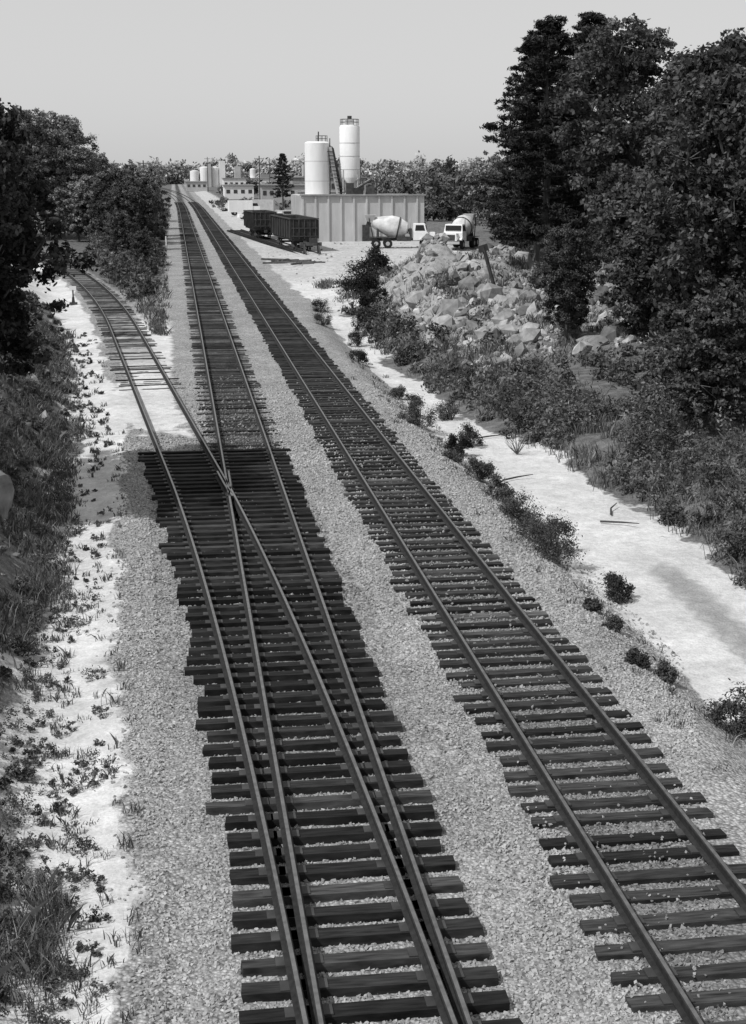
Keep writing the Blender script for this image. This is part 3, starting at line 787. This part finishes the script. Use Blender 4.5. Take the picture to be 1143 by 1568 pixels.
car("parked_car", 13.6, 262, .2); car("parked_car", 17.5, 250, 2.9); car("parked_car", 20.6, 262, .1, False, M_lgrey); car("parked_car", 15.5, 236, .1); car("parked_car", 20.5, 240, .1)

# ------------------------------------------------------------------ poles and posts
def upole(x, y, H=11.5):
    b = B(); b.cyl((0, 0, -.3), (0, 0, H), .19, M_wood, .13, 8)
    b.box((0, 0, H-.7), (2.4, .12, .14), M_wood)
    for s_ in (-1.1, -.5, .5, 1.1): b.cyl((s_, 0, H-.63), (s_, 0, H-.4), .05, M_lgrey, n=6)
    b.obj("utility_pole", None, (x, y, float(gz(x, y))), .1)
upole(20.7, 354, 12); upole(34, 520, 13); upole(-6.5, 330, 11); upole(55, 430, 12); upole(14, 600, 14); upole(43, 480, 13)
b = B()
b.cyl((.1, 0, -.3), (-.75, 0, 2.5), .11, M_steel, n=8); b.box((-.75, -.02, 2.4), (.55, .12, .4), M_steel, rz=0, ry=-.3)
b.obj("leaning_post", None, (18.3, 81.5, float(gz(18.3, 81.5))))
b = B()
b.box((0, 0, .1), (.5, .5, .14), M_steel); b.cyl((0, 0, .1), (0, 0, 1.0), .05, M_steel); b.box((0, 0, 1.1), (.45, .05, .3), M_white); b.box((0, 0, .35), (.2, .25, .35), M_steel, top=(.7, .7))
b.obj("switch_stand", None, (-6.9, 98, float(gz(-6.9, 98))))
b = B(); b.box((0, 0, .5), (.16, .16, 1.1), M_white, top=(.8, .8)); b.obj("marker_post", None, (-1.1, 175, 0))
for (x, y, r) in ((10.9, 49, .2), (11.6, 36.0, -.6), (11.9, 37.5, 1.2), (10.2, 42, .4)):
    b = B(); b.cyl((-.5, 0, .06), (.1, .05, .09), .03, M_steel, .025, 6); b.cyl((.1, .05, .09), (.6, -.08, .14), .025, M_steel, .012, 6)
    b.obj("fallen_branch", None, (x, y, float(gz(x, y))), r)
b = B()
for i in range(30):
    a = random.uniform(0, 6.28); h_ = random.uniform(.4, .9); s_ = random.uniform(.15, .5)
    limb(b, (0, 0, 0), (s_*math.cos(a), s_*math.sin(a), h_), .009, .004, M_wood, 4, .12)
b.obj("bare_shrub", None, (11.2, 46, float(gz(11.2, 46))))

# ------------------------------------------------------------------ distance: treelines and town
def treeline(name, pts, ls, mat, per=110):
    V, sh = bushmass(pts, per, ls, 8)
    obj(name, massmesh(name, V, QUAD, mat, sh))
R = np.random.default_rng(5)
pts = []
for _ in range(420):
    x = R.uniform(-260, 620); y = R.uniform(900, 1150)
    pts.append((x, y, R.uniform(9, 15), R.uniform(13, 20)))
treeline("distant_treeline", pts, 2.6, M_leaf_far_haze, 110)
pts = []
for _ in range(130):
    y = R.uniform(330, 560); x = y*.137+R.uniform(18, 95)+0
    pts.append((x, y, R.uniform(4, 6.5), R.uniform(8, 14)))
for _ in range(60):
    y = R.uniform(230, 420); x = -9-R.uniform(0, 50); pts.append((x, y, R.uniform(3.5, 6), R.uniform(7, 11)))
for _ in range(26):
    y = R.uniform(235, 300); x = R.uniform(44, 75); pts.append((x, y, R.uniform(3.5, 5), R.uniform(8, 12)))
treeline("distant_woods", pts, 1.0, M_leaf_mid_haze, 100)
pts = []
for _ in range(45):
    y = R.uniform(520, 700); x = y*.02+R.uniform(10, 70); pts.append((x, y, R.uniform(3, 5), R.uniform(3, 6)))
treeline("town_trees", pts, 1.5, M_leaf_mid_haze, 60)
def bld(name, parts, x, y, mat):
    b = B()
    for p in parts:
        if p[0] == 'c': b.rev((p[1], 0, 0), (p[1], 0, p[3]), [(0, p[2]), (.96, p[2]), (1, p[2]*.4)], p[4] if len(p) > 4 else mat, 16)
        else: b.box((p[1], 0, p[3]/2), (p[2], 8, p[3]), p[4] if len(p) > 4 else mat)
    b.obj(name, None, (x, y, 0))
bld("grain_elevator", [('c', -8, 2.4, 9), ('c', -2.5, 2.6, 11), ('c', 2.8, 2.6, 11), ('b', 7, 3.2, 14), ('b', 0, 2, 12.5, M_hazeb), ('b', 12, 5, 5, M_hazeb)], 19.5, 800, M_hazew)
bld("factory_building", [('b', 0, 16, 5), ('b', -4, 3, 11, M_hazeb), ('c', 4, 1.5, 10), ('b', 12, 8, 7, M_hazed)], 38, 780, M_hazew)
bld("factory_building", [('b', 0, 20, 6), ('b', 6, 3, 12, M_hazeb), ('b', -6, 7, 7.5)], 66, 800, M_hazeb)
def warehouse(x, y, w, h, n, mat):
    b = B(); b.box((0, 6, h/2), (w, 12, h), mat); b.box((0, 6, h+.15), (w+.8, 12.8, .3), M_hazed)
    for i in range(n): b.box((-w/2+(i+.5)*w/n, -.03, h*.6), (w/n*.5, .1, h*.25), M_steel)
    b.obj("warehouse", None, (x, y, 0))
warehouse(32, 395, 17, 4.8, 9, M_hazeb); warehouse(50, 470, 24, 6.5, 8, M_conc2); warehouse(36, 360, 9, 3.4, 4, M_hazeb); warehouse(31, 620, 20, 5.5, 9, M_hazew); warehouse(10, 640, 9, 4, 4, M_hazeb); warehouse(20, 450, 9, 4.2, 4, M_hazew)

# ------------------------------------------------------------------ light, world, camera
EL, AZ = math.radians(52), math.radians(-118)   # azimuth measured clockwise from +Y
w = bpy.data.worlds.new("World"); scene.world = w; w.use_nodes = True
nt = w.node_tree; bg = nt.nodes["Background"]
sky = nt.nodes.new("ShaderNodeTexSky"); sky.sky_type = 'NISHITA'; sky.sun_disc = False
sky.sun_elevation = EL; sky.sun_rotation = AZ; sky.dust_density = 1.5; sky.air_density = 1.0
bw = nt.nodes.new("ShaderNodeRGBToBW"); nt.links.new(sky.outputs[0], bw.inputs[0])
hz = mth(nt, 'ADD', mth(nt, 'MULTIPLY', bw.outputs[0], .35), 5.0)   # white haze veil over the clear-sky model
nt.links.new(hz, bg.inputs[0])
bg.inputs[1].default_value = .10
sun = bpy.data.lights.new("sun", 'SUN'); sun.energy = 3.6; sun.angle = math.radians(.6); sun.color = (1, 1, 1)
so = bpy.data.objects.new("sun", sun); link(so)
dirv = Vector((math.sin(AZ)*math.cos(EL), math.cos(AZ)*math.cos(EL), math.sin(EL)))
so.rotation_euler = dirv.to_track_quat('Z', 'Y').to_euler(); so.location = (0, 0, 50)
cam = bpy.data.cameras.new("camera"); co = bpy.data.objects.new("camera", cam); link(co)
cam.sensor_fit = 'VERTICAL'; cam.sensor_height = 36; cam.lens = 50.0; cam.clip_end = 9000
th, ph = math.radians(7.79), math.radians(13.48)
f = Vector((math.sin(th)*math.cos(ph), math.cos(th)*math.cos(ph), -math.sin(ph)))
co.location = (0, 0, 8.62); co.rotation_euler = f.to_track_quat('-Z', 'Y').to_euler()
scene.camera = co
scene.view_settings.view_transform = 'Standard'; scene.view_settings.look = 'None'; scene.view_settings.exposure = 0
